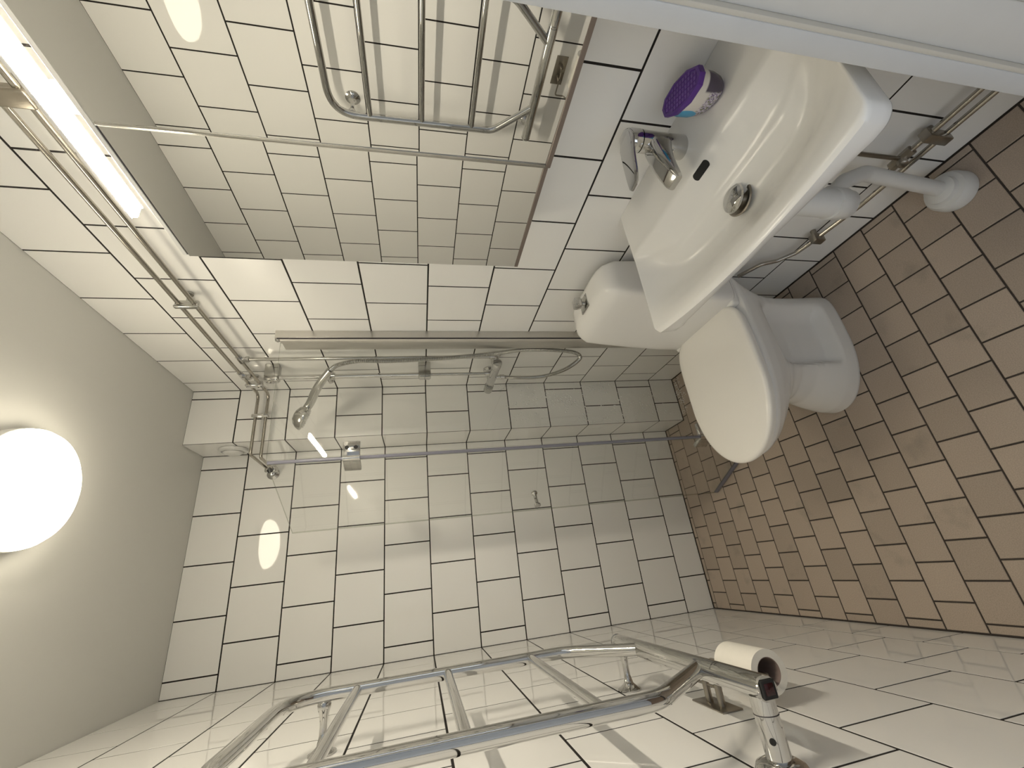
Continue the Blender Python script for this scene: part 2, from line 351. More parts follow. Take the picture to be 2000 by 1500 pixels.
# ------------------------------------------------------------------ mirror cabinet
cab = thing('mirror_cabinet', (1.06, -1.5505, 1.13), 'two-door mirror cabinet with aluminium edges above the sink', 'cabinet')
YA, YD, YN = -1.258, -1.5505, -1.843
MB().box((1.000, YN, 1.142), (W - 0.001, YA, 1.858), 0.001).build('body', M['plast'], cab, smooth=False)
def plane_x(y, z, a, xm, b): return xm - math.tan(a) * (y + 1.4) - math.tan(b) * (z - 1.5)
def door(y0, y1, par, nm):
    z0, z1 = 1.1395, 1.8555; th = 0.004
    v = []
    for dx in (0, th):
        for (y, z) in ((y0, z0), (y1, z0), (y1, z1), (y0, z1)): v.append((plane_x(y, z, *par) + dx, y, z))
    f = [(0, 1, 2, 3), (4, 5, 6, 7), (0, 1, 5, 4), (1, 2, 6, 5), (2, 3, 7, 6), (3, 0, 4, 7)]
    d = build(nm, v, f, None, cab, mats=[M['mirror'], M['alu']], midx=[0, 1, 1, 1, 1, 1])
    return d
near_p = (-0.0219, 0.9828, 0.0028); far_p = (0.0058, 0.9844, 0.008)
dn = door(YN, YD - 0.002, near_p, 'mirror_door'); df = door(YA, YD + 0.003, far_p, 'mirror_door')
for d, y0, y1, par in ((dn, YN, YD - 0.002, near_p), (df, YA, YD + 0.003, far_p)):
    xa = plane_x((y0 + y1) / 2, 1.135, *par)
    MB().box((xa - 0.002, min(y0, y1), 1.1305), (xa + 0.012, max(y0, y1), 1.1395), 0.001).build('grip_profile', M['brownalu'], d, smooth=False)
xq = plane_x(YD, 1.5, *near_p)
MB().box((xq - 0.002, YD - 0.006, 1.1305), (xq + 0.012, YD + 0.0005, 1.8555), 0.0015).build('edge_strip', M['chromed'], cab)
MB().box((0.9815, YD + 0.0015, 1.1395), (0.994, YD + 0.0042, 1.8555), 0.0008).build('edge_strip', M['alu'], cab)
MB().box((0.9850, YN, 1.8575), (0.998, YA, 1.8600), 0.0).build('shadow_gap', M['gapseam'], cab, smooth=False)  # dark strip stands in for the shade between doors and top rail
MB().box((0.9830, YN, 1.8600), (1.02, YA, 1.8680), 0.0008).build('top_rail', M['plast'], cab, smooth=False)
# led bar on brackets above the cabinet
bar = thing('led_bar_lamp', (1.0, -1.55, 1.868), 'lit white LED bar on a bracket over the mirror cabinet', 'lamp')
MB().box((0.988, -1.742, 1.9020), (1.0155, -1.353, 1.9125), 0.0025, 3).build('diffuser', M['bar'], bar)
MB().box((0.9865, -1.744, 1.9125), (1.0185, -1.3505, 1.9185), 0.0015).box((1.0157, -1.744, 1.9010), (1.0185, -1.3505, 1.9130), 0.0005).build('housing', M['plast'], bar)
MB().box((1.0187, -1.585, 1.868), (1.0225, -1.535, 1.918), 0.001).build('bracket', M['plast'], bar, smooth=False)

# ------------------------------------------------------------------ pipe runs along the ceiling
PX = W - 0.04; ZU, ZL = 2.057, 2.017; CY = CH_Y - 0.040
def pipe_thing(pts, r, fr, name, label, matl='copper', nm='pipe', loc=None, group=None):
    t = thing(name, loc or tuple(pts[0]), label, 'pipe', group)
    MB().tube(fillet(pts, fr), r, 16).build(nm, M[matl], t, angle=60)
    return t
endy = -0.012
pu = pipe_thing([(PX, YF + 0.03, ZU), (PX, CY, ZU), (0.838, CY, ZU), (0.838, CY + 0.03, ZU), (0.822, endy, ZU - 0.012)], 0.0062, 0.028, 'water_pipe', 'upper of the two thin chrome pipes running under the ceiling', loc=(PX, -1.0, ZU), group='pair of water pipes under the ceiling')
pl = pipe_thing([(PX, YF + 0.03, ZL), (PX, CY, ZL), (0.822, CY, ZL), (0.822, CY + 0.03, ZL), (0.820, endy, ZL + 0.008)], 0.0062, 0.028, 'water_pipe', 'lower of the two thin chrome pipes running under the ceiling', loc=(PX, -1.0, ZL), group='pair of water pipes under the ceiling')
def clamp(c, axis, label, m='chromed', big=1.0, z0=ZL, z1=ZU):
    # twin pipe clip: axis 'y' (pipes run along y, wall at +x) or 'x' (wall at +y)
    t = thing('pipe_clip', c, label, 'clip', 'pipe clips')
    w = 0.0075 * big; zz0, zz1 = z0 - 0.013, z1 + 0.013
    if axis == 'y':
        MB().box((c[0] - 0.013, c[1] - w, zz0), (c[0] - 0.004, c[1] + w, zz1), 0.004, 3).build('front_plate', M[m], t)
        MB().box((c[0] - 0.006, c[1] - w * 0.8, zz0 + 0.002), (c[0] + 0.012, c[1] + w * 0.8, zz1 - 0.002), 0.004, 3).build('back_plate', M[m], t)
        MB().tube([(c[0] + 0.01, c[1], (z0 + z1) / 2), (c[0] + 0.0395, c[1], (z0 + z1) / 2)], 0.005, 12).tube([(c[0] + 0.034, c[1], (z0 + z1) / 2), (c[0] + 0.0395, c[1], (z0 + z1) / 2)], 0.011, 20).build('stud', M[m], t)
    else:
        MB().box((c[0] - w, c[1] - 0.013, zz0), (c[0] + w, c[1] - 0.004, zz1), 0.004, 3).build('front_plate', M[m], t)
        MB().box((c[0] - w * 0.8, c[1] - 0.006, zz0 + 0.002), (c[0] + w * 0.8, c[1] + 0.012, zz1 - 0.002), 0.004, 3).build('back_plate', M[m], t)
        MB().tube([(c[0], c[1] + 0.01, (z0 + z1) / 2), (c[0], c[1] + 0.0395, (z0 + z1) / 2)], 0.005, 12).build('stud', M[m], t)
    return t
clamp((PX, -0.898, (ZU + ZL) / 2), 'y', 'small chrome twin pipe clip between ceiling pipes and mirror cabinet')
clamp((PX, -1.495, (ZU + ZL) / 2), 'y', 'large grey twin pipe clip above the LED bar', m='nickel', big=2.2)
clamp((PX, -0.335, (ZU + ZL) / 2), 'y', 'bulky chrome pipe clip right at the shower corner', m='chrome', big=1.8)
clamp((1.005, CY, (ZU + ZL) / 2), 'x', 'flat chrome pipe clip on the front of the pipe chase', m='chrome', big=1.1)
t = thing('pipe_elbow', (0.82, 0.0, 2.035), 'chrome wall elbow where the ceiling pipes end on the back wall', 'fitting')
MB().lathe([(0.026, 0), (0.026, 0.004), (0.018, 0.010), (0.014, 0.012), (0.014, 0.026), (0.010, 0.028)], (0.808, 0.0, 2.032), (0, -1, 0)).build('flange', M['chrome'], t)
MB().box((0.806, -0.052, 2.008), (0.834, -0.014, 2.056), 0.006, 3).build('block', M['chrome'], t)
MB().lathe([(0.008, 0), (0.011, 0.002), (0.011, 0.012), (0.006, 0.014)], (0.814, -0.05, 2.030), (-0.4, -1, 0)).build('screw_cap', M['dark'], t)
# valves hanging on the ceiling pipes that feed the shower
t = thing('tee_valve', (PX, -0.5525, ZL), 'small chrome tee on the lower ceiling pipe above the shower', 'fitting')
MB().tube([(PX, -0.572, ZL), (PX, -0.533, ZL)], 0.0105, 6).build('sleeve', M['chrome'], t)
MB().lathe([(0.009, 0), (0.009, 0.018), (0.0115, 0.019), (0.0115, 0.030), (0.007, 0.032)], (PX, -0.5525, ZL), (0, 0, -1), 6).build('nut', M['chrome'], t)
t = thing('tee_valve', (PX, -0.42, ZU), 'chrome tee on the upper ceiling pipe next to the corner clip', 'fitting')
MB().tube([(PX, -0.442, ZU), (PX, -0.395, ZU)], 0.0105, 6).build('sleeve', M['chrome'], t)
MB().lathe([(0.009, 0), (0.009, 0.022), (0.0115, 0.024), (0.0115, 0.036), (0.007, 0.04)], (PX, -0.42, ZU), (-0.3, 0, -1), 6).build('nut', M['chrome'], t)
t = thing('vent_valve', (CH_X, -0.098, 2.172), 'round white exhaust vent valve on the side of the pipe chase', 'vent')
MB().lathe([(0.052, 0), (0.056, 0.004), (0.055, 0.012), (0.046, 0.016), (0.042, 0.010)], (CH_X, -0.098, 2.172), (-1, 0, 0), 48).build('ring', M['plast'], t)
MB().lathe([(0.012, 0.004), (0.036, 0.010), (0.038, 0.018), (0.030, 0.024), (0.010, 0.027), (0, 0.027)], (CH_X, -0.098, 2.172), (-1, 0, 0), 40).build('cone', M['plast'], t)

# ------------------------------------------------------------------ shower: mixer, pipes, rail, hand shower
MXZ = 1.055; MXX = W - 0.065
pipe_thing([(PX, -0.5525, ZL - 0.03), (PX, -0.5525, MXZ + 0.02)], 0.0068, 0.01, 'shower_riser', 'thin vertical chrome pipe feeding the shower mixer', matl='chromed')
t = thing('shower_rail', (W - 0.05, -0.425, MXZ), 'chrome shower rail with two square brackets on the tiled wall', 'rail')
RX = W - 0.055; RY = -0.425
MB().tube([(RX, RY, 1.325), (RX, RY, 1.955)], 0.0098, 20).build('rail', M['chrome'], t)
MB().tube([(RX, RY, MXZ + 0.03), (RX, RY, 1.33)], 0.0062, 16).build('feed_pipe', M['chromed'], t)
for zz in (1.945, 1.352):
    b = MB().box((RX - 0.014, RY - 0.018, zz - 0.026), (W - 0.0005, RY + 0.020, zz + 0.026), 0.004, 2).build('bracket', M['chromed'], t)
    MB().box((RX - 0.0185, RY - 0.015, zz - 0.022), (RX - 0.0135, RY + 0.016, zz + 0.022), 0.002).build('cap', M['chrome'], b)
# mixer
t = thing('shower_mixer', (W, -0.42, MXZ), 'chrome thermostatic shower mixer between the riser pipes', 'mixer tap')
MB().lathe([(0.012, 0), (0.0185, 0.002), (0.0185, 0.17), (0.0175, 0.172), (0.0175, 0.176), (0.0185, 0.178)], (MXX, -0.50, MXZ), (0, 1, 0), 32).build('body', M['chrome'], t)
MB().lathe([(0.0195, 0), (0.0205, 0.003), (0.0205, 0.042), (0.018, 0.047), (0.012, 0.049)], (MXX, -0.503, MXZ), (0, -1, 0), 32).build('knob', M['chrome'], t)
MB().lathe([(0.0195, 0), (0.0205, 0.003), (0.0205, 0.055), (0.018, 0.061), (0.011, 0.063)], (MXX, -0.320, MXZ), (0, 1, 0), 32).build('knob', M['chromed'], t)
for yy in (-0.495, -0.36):
    MB().lathe([(0.030, 0.0005), (0.030, 0.006), (0.020, 0.010), (0.016, 0.012), (0.016, 0.05)], (W, yy, MXZ), (-1, 0, 0), 28).build('union', M['chrome'], t)
MB().tube(fillet([(PX, -0.5525, MXZ + 0.03), (PX, -0.5525, MXZ), (PX, -0.495, MXZ)], 0.02), 0.009, 14).build('inlet', M['chrome'], t)
MB().tube([(RX, RY, MXZ + 0.035), (RX, RY, MXZ + 0.01)], 0.011, 14).build('inlet', M['chrome'], t)
MB().lathe([(0.010, 0), (0.010, 0.022), (0.0125, 0.024), (0.0125, 0.042), (0.009, 0.044)], (MXX, -0.405, MXZ - 0.012), (0, 0, -1), 20).build('outlet', M['chrome'], t)
# hose
hp = spline([(MXX, -0.405, MXZ - 0.05), (W - 0.066, -0.395, 0.92), (W - 0.066, -0.405, 0.82), (W - 0.066, -0.465, 0.74), (W - 0.062, -0.545, 0.698), (W - 0.056, -0.583, 0.70), (W - 0.042, -0.592, 0.735), (W - 0.030, -0.590, 0.83), (W - 0.031, -0.594, 0.945), (W - 0.050, -0.598, 1.080), (W - 0.065, -0.590, 1.292), (W - 0.065, -0.573, 1.489), (W - 0.07, -0.585, 1.60), (W - 0.075, -0.565, 1.675), (W - 0.078, -0.53, 1.709)], 46)
hose = MB(); rr = []
L = 0; acc = [0]
for i in range(1, len(hp)): L += (hp[i] - hp[i - 1]).length; acc.append(L)
# resample so that each rib is four rings
nr = int(L / 0.0022); pts = []; j = 0
for i in range(nr + 1):
    s_ = L * i / nr
    while j < len(acc) - 2 and acc[j + 1] < s_: j += 1
    f_ = (s_ - acc[j]) / max(1e-9, acc[j + 1] - acc[j]); pts.append(hp[j].lerp(hp[j + 1], min(1, max(0, f_)))); rr.append(0.0088 if (i % 3) else 0.0066)
hose.tube(pts, rr, 10)
tag(hose.build('shower_hose', M['chromed'], angle=30), 'ribbed chrome shower hose looping from mixer to hand shower', 'hose')
# hand shower
t = thing('hand_shower', (1.07, -0.43, 1.70), 'chrome hand shower leaning in its holder on the rail', 'shower head')
A0 = Vector((1.066, -0.532, 1.709)); A1 = Vector((0.985, -0.395, 1.806)); A2 = Vector((0.945, -0.385, 1.826))
hd = spline([A0, Vector((1.028, -0.47, 1.762)), A1, Vector((0.958, -0.385, 1.828))], 8)
MB().tube(hd, [0.0135 + 0.003 * math.sin(i / len(hd) * 3.14) for i in range(len(hd))], 20).build('handle', M['chromed'], t)
ax = Vector((-0.35, 0.25, -0.90)).normalized(); hc = Vector((0.938, -0.372, 1.838))
h = MB().lathe([(0.0, -0.030), (0.020, -0.028), (0.036, -0.019), (0.046, -0.005), (0.0505, 0.008), (0.050, 0.014), (0.045, 0.0165), (0.0, 0.0165)], hc, ax, 40).build('head', M['chromed'], t)
u = ax.orthogonal().normalized(); w_ = ax.cross(u); nz = MB()
for rad, cnt in ((0.012, 6), (0.024, 12), (0.036, 18)):
    for k in range(cnt):
        a = 2 * math.pi * k / cnt; nz.lathe([(0.0024, 0.015), (0.0018, 0.0215)], hc + (u * math.cos(a) + w_ * math.sin(a)) * rad, ax, 6)
nz.build('nozzle', M['alu'], h)
MB().lathe([(0.008, -0.003), (0.008, 0.014), (0.006, 0.017)], hc + (u * 0.0 + w_ * 0.0) - ax * 0.004 + Vector((0.034, -0.004, -0.016)), (0.5, 0.3, -0.6), 12).build('switch', M['chromed'], t)
t = thing('shower_holder', (RX, RY, 1.735), 'chrome slider holding the hand shower on the rail', 'holder')
MB().tube([(RX, RY, 1.712), (RX, RY, 1.757)], 0.0155, 20).build('sleeve', M['chromed'], t)
MB().tube([(RX - 0.006, RY - 0.008, 1.735), (RX - 0.034, RY - 0.052, 1.74)], [0.013, 0.010], 16).build('arm', M['chromed'], t)
MB().lathe([(0.011, 0), (0.013, 0.004), (0.011, 0.024), (0.005, 0.026)], (RX, RY + 0.012, 1.735), (-0.4, 0.9, -0.2), 16).build('knob', M['chrome'], t)

# ------------------------------------------------------------------ shower screen
GY = -0.645; HX = 0.684; GZ0, GZ1 = 0.012, 1.858
t = thing('shower_screen', (W - 0.02, GY, 0), 'fixed clear glass panel in an aluminium wall channel', 'shower screen')
MB().box((1.1165, -0.6905, 0.002), (W - 0.0005, -0.683, GZ1 + 0.006), 0.0008).build('wall_channel', M['alu'], t, smooth=False)
MB().box((1.1140, -0.6885, 0.002), (1.1178, -0.6825, GZ1 + 0.0), 0.0).build('shadow_gap', M['gapseam'], t, smooth=False)  # solid dark strip coloured as the shade in the channel gap
MB().tube([(1.1290, -0.6645, 0.002), (1.1290, -0.6645, GZ1 - 0.006)], 0.0185, 28).build('clamp_profile', M['alu'], t)
MB().box((1.1135, -0.6640, 0.002), (W - 0.0005, -0.6065, GZ1 - 0.008), 0.0012).build('inner_profile', M['alu'], t, smooth=False)
MB().lathe([(0.004, -0.004), (0.011, 0), (0.013, 0.006), (0.010, 0.012), (0.0, 0.013)], (1.1220, -0.672, GZ1 - 0.004), (0, 0, 1), 16).build('screw', M['chrome'], t)
def glass_panel(name, p0, p1, z0, z1, th, parent):
    p0 = Vector((*p0, 0)); p1 = Vector((*p1, 0)); d = (p1 - p0).normalized(); n = Vector((-d.y, d.x, 0)) * th / 2
    v = []
    for q in (p0 - n, p1 - n, p1 + n, p0 + n): v += [(q.x, q.y, z0), (q.x, q.y, z1)]
    f = [(0, 2, 3, 1), (4, 6, 7, 5), (2, 4, 5, 3), (6, 0, 1, 7), (1, 3, 5, 7), (0, 2, 4, 6)]
    return build(name, v, f, None, parent, mats=[M['glass'], M['glassedge']], midx=[0, 0, 1, 1, 1, 1])
glass_panel('glass_panel', (1.12, GY), (HX + 0.008, GY), GZ0, GZ1, 0.006, t)
DF = (0.508, -0.284); dd = (Vector(DF) - Vector((HX, GY))).normalized(); dn_ = Vector((-dd.y, dd.x))
d = thing('shower_door', (HX, GY, 0), 'clear glass shower door standing ajar on chrome hinges', 'shower door')
S0 = (HX + dd.x * 0.008, GY + dd.y * 0.008)
glass_panel('glass_panel', S0, DF, GZ0 + 0.012, GZ1 - 0.002, 0.006, d)
MB().tube([(HX, GY, GZ0), (HX, GY, GZ1 - 0.004)], 0.0058, 14).build('side_seal', M['blueseal'], d)
bt = MB().box((0, -0.004, 0), (0.385, 0.004, 0.020), 0.002).v
bmv = MB(); bm_ = MB().box((0.012, -0.004, 0.004), (0.40, 0.004, 0.024), 0.002)
bmv.add([(HX + v.x * dd.x - v.y * dd.y, GY + v.x * dd.y + v.y * dd.x, v.z) for v in bm_.v], bm_.f).build('bottom_seal', M['blueseal'], d)
def hinge(z):
    h = MB()
    h.box((HX + 0.006, GY - 0.0085, z - 0.027), (HX + 0.056, GY + 0.0085, z + 0.027), 0.003, 2)
    o = h.build('hinge_plate', M['chrome'], d)
    k = MB(); kb = MB().box((0.008, -0.0085, z - 0.027), (0.056, 0.0085, z + 0.027), 0.003, 2)
    k.add([(HX + v.x * dd.x - v.y * dd.y, GY + v.x * dd.y + v.y * dd.x, v.z) for v in kb.v], kb.f); o2 = k.build('hinge_plate', M['chromed'], d)
    MB().tube([(HX, GY, z - 0.027), (HX, GY, z + 0.027)], 0.0105, 18).build('hinge_barrel', M['chrome'], d)
    for dz in (-0.014, 0.014):
        MB().lathe([(0.0065, 0), (0.0065, 0.0015), (0.003, 0.0016), (0.003, 0.0004)], (HX + 0.034, GY - 0.0083, z + dz), (0, -1, 0), 16).build('screw', M['dark'], o)
        pp = Vector((HX + dd.x * 0.034 + dd.y * 0.0083, GY + dd.y * 0.034 - dd.x * 0.0083, z + dz))
        MB().lathe([(0.0055, 0), (0.0055, 0.0012), (0.002, 0.0013)], pp, (dd.y, -dd.x, 0), 16).build('screw', M['dark'], o2)
hinge(1.603); hinge(0.262)
kp = Vector((0.5415, -0.352, 0.916)); nn = Vector((dd.y, -dd.x, 0))
kp = Vector((HX, GY, 0.916)) + Vector((dd.x, dd.y, 0)) * 0.325
for s in (1, -1):
    MB().lathe([(0.007, 0.003), (0.007, 0.018), (0.009, 0.022), (0.013, 0.026), (0.013, 0.033), (0.010, 0.035), (0, 0.0355)], kp, nn * s, 24).build('knob', M['chrome'], d)

# ------------------------------------------------------------------ towel warmer
TX = 0.0975; HZ = 0.921; YT1, YT2 = -0.958, -1.400
t = thing('towel_warmer', (TX, -1.18, 0.9), 'chrome tubular towel warmer on the left tiled wall', 'towel warmer')
fr = fillet([(TX, -1.068, HZ + 0.004), (TX, YT1, 1.062), (TX, YT1, 1.662), (TX, YT2, 1.662), (TX, YT2, 1.062), (TX, -1.290, HZ + 0.004)], [0, 0.075, 0.10, 0.10, 0.075, 0], 12)
MB().tube(fr, 0.0127, 24).build('frame', M['chrome'], t)
for z in (1.147, 1.337, 1.526):
    MB().tube([(TX, YT1, z), (TX, YT2, z)], 0.0095, 20).build('rung', M['chrome'], t)
hb = MB().lathe([(0.010, 0), (0.0160, 0.001), (0.0168, 0.004), (0.0168, 0.10), (0.0168, 0.505), (0.0155, 0.509)], (TX, -0.938, HZ), (0, -1, 0), 36)
hb = hb.build('heater_tube', M['chrome'], t)
MB().lathe([(0.0171, 0), (0.0171, 0.003)], (TX, -0.943, HZ), (0, -1, 0), 36).build('end_cap', M['chromed'], hb)
MB().box((TX - 0.0120, -1.4505, HZ - 0.0115), (TX + 0.0115, -1.4465, HZ + 0.0115), 0.002, 3).build('indicator_frame', M['dark'], hb)
MB().box((TX - 0.0072, -1.4512, HZ - 0.0072), (TX + 0.0072, -1.4502, HZ + 0.0072), 0.0004).build('indicator_window', M['redglass'], hb)
# printed marks round the heater tube
inks = MB(); rs = random.Random(3)
for line, (yy, n0, n1) in enumerate(((-1.3390, -34, 62), (-1.3455, -8, 30))):
    a = n0
    while a < n1:
        wdt = rs.choice((5, 7, 9)); a0, a1 = math.radians(a), math.radians(a + wdt * 0.6); R_ = 0.01695
        hh = 0.0017
        def P_(an, y): return (TX + R_ * math.cos(an), y, HZ + R_ * math.sin(an))
        inks.add([P_(a0, yy - hh), P_(a0, yy + hh), P_(a0 + 0.03, yy + hh), P_(a0 + 0.03, yy - hh)], [(0, 1, 2, 3)])
        if rs.random() < 0.6: inks.add([P_(a0, yy + hh), P_(a1, yy + hh), P_(a1, yy + hh * 0.55), P_(a0, yy + hh * 0.55)], [(0, 1, 2, 3)])
        if rs.random() < 0.6: inks.add([P_(a1, yy - hh), P_(a1, yy + hh), P_(a1 + 0.03, yy + hh), P_(a1 + 0.03, yy - hh)], [(0, 1, 2, 3)])
        a += wdt
inks.build('printed_text', M['ink'], hb)
# wall outlet at the near end
wy = -1.428
st = MB().tube([(TX - 0.010, wy, HZ), (0.004, wy, HZ)], 0.0163, 32).build('wall_stub', M['chrome'], t)
MB().lathe([(0.0167, 0), (0.0167, 0.0012)], (0.066, wy, HZ), (-1, 0, 0), 32).build('seam_ring', M['gapseam'], st)
MB().lathe([(0.032, 0.0003), (0.034, 0.004), (0.031, 0.010), (0.022, 0.014), (0.017, 0.015)], (0.0, wy, HZ), (1, 0, 0), 40).build('flange', M['chrome'], st)
MB().lathe([(0.0042, 0.0150), (0.0042, 0.0170), (0.002, 0.0171), (0.002, 0.0164)], (0.038, wy, HZ), (0, -0.72, 0.68), 16).build('set_screw', M['dark'], st)
for (yy, zz, hh) in ((-0.958, 1.590, 0.012), (-0.955, 0.917, 0.016)):
    b = MB().lathe([(0.027, 0.0003), (0.027, 0.003), (0.020, 0.006), (0.011, 0.014), (0.0075, 0.030), (0.007, 0.048), (0.0085, 0.064), (0.0125, 0.074), (0.0135, 0.082), (0.010, 0.088)], (0, yy, zz), (1, 0, 0), 32).build('wall_bracket', M['chrome'], t)
    for s in (-1, 1):
        MB().lathe([(0.0048, 0.003), (0.0048, 0.0052), (0.002, 0.0058)], (0, yy + s * 0.0185, zz), (1, 0, 0), 14).build('screw', M['chromed'], b)
# ------------------------------------------------------------------ toilet roll holder and roll
t = thing('toilet_roll_holder', (0, -1.155, 0.828), 'brushed steel stick-on toilet roll holder with wire arm', 'holder')
MB().box((0.0003, -1.207, 0.806), (0.003, -1.107, 0.850), 0.001, 2).build('plate', M['nickel'], t)
for yy in (-1.137, -1.177):
    MB().tube([(0.003, yy, 0.828), (0.038, yy, 0.828)], 0.0068, 20).build('post', M['nickel'], t)
MB().tube(fillet([(0.032, -1.177, 0.828), (0.032, -1.085, 0.828), (0.032, -1.085, 0.795), (0.060, -1.085, 0.773), (0.060, -1.262, 0.773), (0.060, -1.262, 0.785)], 0.008), 0.0026, 10).build('wire_arm', M['nickel'], t)
t = thing('toilet_roll', (0.060, -1.18, 0.768), 'nearly used white toilet roll below the towel warmer', 'toilet roll')
def ringtube(y0, y1, ro, ri, c, m, nm, par):
    b = MB(); seg = 40; v = []
    for (r, y) in ((ro, y0), (ro, y1), (ri, y1), (ri, y0)):
        for k in range(seg):
            a = 2 * math.pi * k / seg; v.append((c[0] + r * math.cos(a), y, c[1] + r * math.sin(a)))
    f = []
    for i in range(4):
        for k in range(seg):
            k2 = (k + 1) % seg; f.append((i * seg + k, i * seg + k2, ((i + 1) % 4) * seg + k2, ((i + 1) % 4) * seg + k))
    b.add(v, f); return b.build(nm, m, par)
ringtube(-1.250, -1.140, 0.0375, 0.0245, (0.060, 0.760), M['paper'], 'paper', t)
ringtube(-1.2495, -1.1405, 0.0246, 0.0232, (0.060, 0.760), M['card'], 'core', t)

# ------------------------------------------------------------------ washbasin
SZ = 0.8185; SY0, SY1 = -1.287, -1.838; SL = SY0 - SY1
t = thing('washbasin', (W - 0.19, (SY0 + SY1) / 2, SZ - 0.12), 'wide white ceramic washbasin with shallow curved bowl', 'sink')
def sx(y):    # front edge (bowed)
    s = (SY0 - y) / SL; return 0.768 - 0.024 * 4 * s * (1 - s)
def smooth(a): a = max(0.0, min(1.0, a)); return a * a * (3 - 2 * a)
DRX, DRY = 0.913, -1.572
def ramp(a, k=0.22):
    # straight slope with short rounded ends
    a = max(0.0, min(1.0, a))
    if a < k: v = a * a / (2 * k)
    elif a < 1 - k: v = a - k / 2
    else: v = (1 - k) - (1 - a) ** 2 / (2 * k)
    return v / (1 - k)
def basin_z(x, y):
    s = min(1.0, max(0.0, (SY0 - y) / SL)); fx = sx(y); e = 2 * abs(s - 0.5)
    dy = 1 - e ** 3.2                                            # dish dies out towards both ends
    back = 0.946 + 0.046 * smooth((e - 0.55) / 0.40)              # S shaped rear edge of the bowl
    crease = 1.006
    front = ramp((x - fx - 0.002) / 0.15, 0.35)
    z = SZ - 0.046 * (dy ** 0.75) * ramp((crease - x) / (crease - back + 0.004), 0.16) * front
    z -= 0.034 * (dy ** 0.9) * ramp((back + 0.002 - x) / 0.055, 0.4) * front
    z += 0.004 * smooth((x - crease) / 0.10)
    return z
def outline(inset, z, n=28):
    # closed loop of the rim: back edge, near end, front, far end
    p = []; x1 = W - 0.001
    y0, y1 = SY0 - inset, SY1 + inset; rc = max(0.004, 0.020 - inset * 0.3)
    def fxi(y): return sx(max(SY1, min(SY0, y))) + inset
    # polyline with rounded front corners
    pts = [Vector((x1, y0, z)), Vector((x1, y1, z))]
    return pts
NU, NV = 72, 56
vs = []; fs = []
def grid_pt(i, j):
    v = j / NV; u = i / NU
    y = SY0 - SL * u; x = (W - 0.001) + (sx(y) - (W - 0.001)) * v
    # round the two front corners
    rc = 0.022
    dy = min(y - SY1, SY0 - y); 
    if dy < rc:
        cut = rc - math.sqrt(max(0, rc * rc - (rc - dy) ** 2)); x = (W - 0.001) + (sx(y) + cut - (W - 0.001)) * v
    return x, y
us = [0.5 - 0.5 * math.cos(math.pi * i / NU) for i in range(NU + 1)]
for i in range(NU + 1):
    for j in range(NV + 1):
        x, y = grid_pt(us[i] * NU, j)
        ed = min(abs(y - SY1), abs(SY0 - y), abs(x - grid_pt(us[i] * NU, NV)[0]))
        z = basin_z(x, y) - 0.0045 * (1 - math.sqrt(max(0, 1 - (1 - min(1, ed / 0.0045)) ** 2)))
        vs.append(Vector((x, y, z)))
for i in range(NU):
    for j in range(NV): fs.append((i * (NV + 1) + j, i * (NV + 1) + j + 1, (i + 1) * (NV + 1) + j + 1, (i + 1) * (NV + 1) + j))
loop = [i * (NV + 1) for i in range(0, NU + 1)] + [NU * (NV + 1) + j for j in range(1, NV + 1)] + [i * (NV + 1) + NV for i in range(NU - 1, -1, -1)] + [j for j in range(NV - 1, 0, -1)]
cx, cy = 0.99, (SY0 + SY1) / 2
prev = loop
for (k_, z, wf_) in ((0.0, SZ - 0.012, 0.10), (0.002, SZ - 0.032, 0.55), (0.004, SZ - 0.046, 1.05), (0.012, SZ - 0.053, 1.6), (0.22, SZ - 0.075, 1.0), (0.45, SZ - 0.125, 0.0)):
    base = len(vs)
    for q in loop:
        p = vs[q].copy()
        if p.x < 0.80: p.x += max(0.004, 0.766 - p.x) * wf_          # apron leans in under the bowed front edge
        nx = p.x + (min(cx, p.x + 1) - p.x) * k_ if p.x < W - 0.01 else p.x; vs.append(Vector((nx, p.y + (cy - p.y) * k_, z)))
    n = len(loop)
    for a in range(n): b = (a + 1) % n; fs.append((prev[a], prev[b], base + b, base + a))
    prev = [base + a for a in range(n)]
fs.append(tuple(prev))
basin = build('bowl', vs, fs, M['white'], t, True, angle=55)
# overflow slot and waste
ov = MB(); zz = basin_z(0.985, -1.57)
slx = Vector((1.0, 0, 0.0))
def on_basin(x, y, up=0.0006): return Vector((x, y, basin_z(x, y) + up))
ol = []
for k in range(24):
    a = 2 * math.pi * k / 24; yy = -1.570 + (0.016 if math.cos(a) > 0 else -0.016) + 0.0065 * math.cos(a); xx = 0.989 + 0.0065 * math.sin(a); ol.append(on_basin(xx, yy))
ov.add(ol, [tuple(range(24))]); ov.build('overflow_slot', M['dark'], t, smooth=False)
dz = basin_z(DRX, DRY)
w = MB().lathe([(0.0325, 0.0), (0.0335, 0.002), (0.031, 0.004), (0.026, 0.0032), (0.024, -0.004), (0.0, -0.006)], (DRX, DRY, dz), (0, 0, 1), 40).build('waste', M['nickel'], t)
MB().lathe([(0.010, -0.003), (0.012, 0.006), (0.026, 0.010), (0.0285, 0.013), (0.027, 0.017), (0.018, 0.0215), (0.0, 0.0235)], (DRX, DRY, dz), (0.05, 0.05, 1), 40).build('plug', M['chrome'], w)
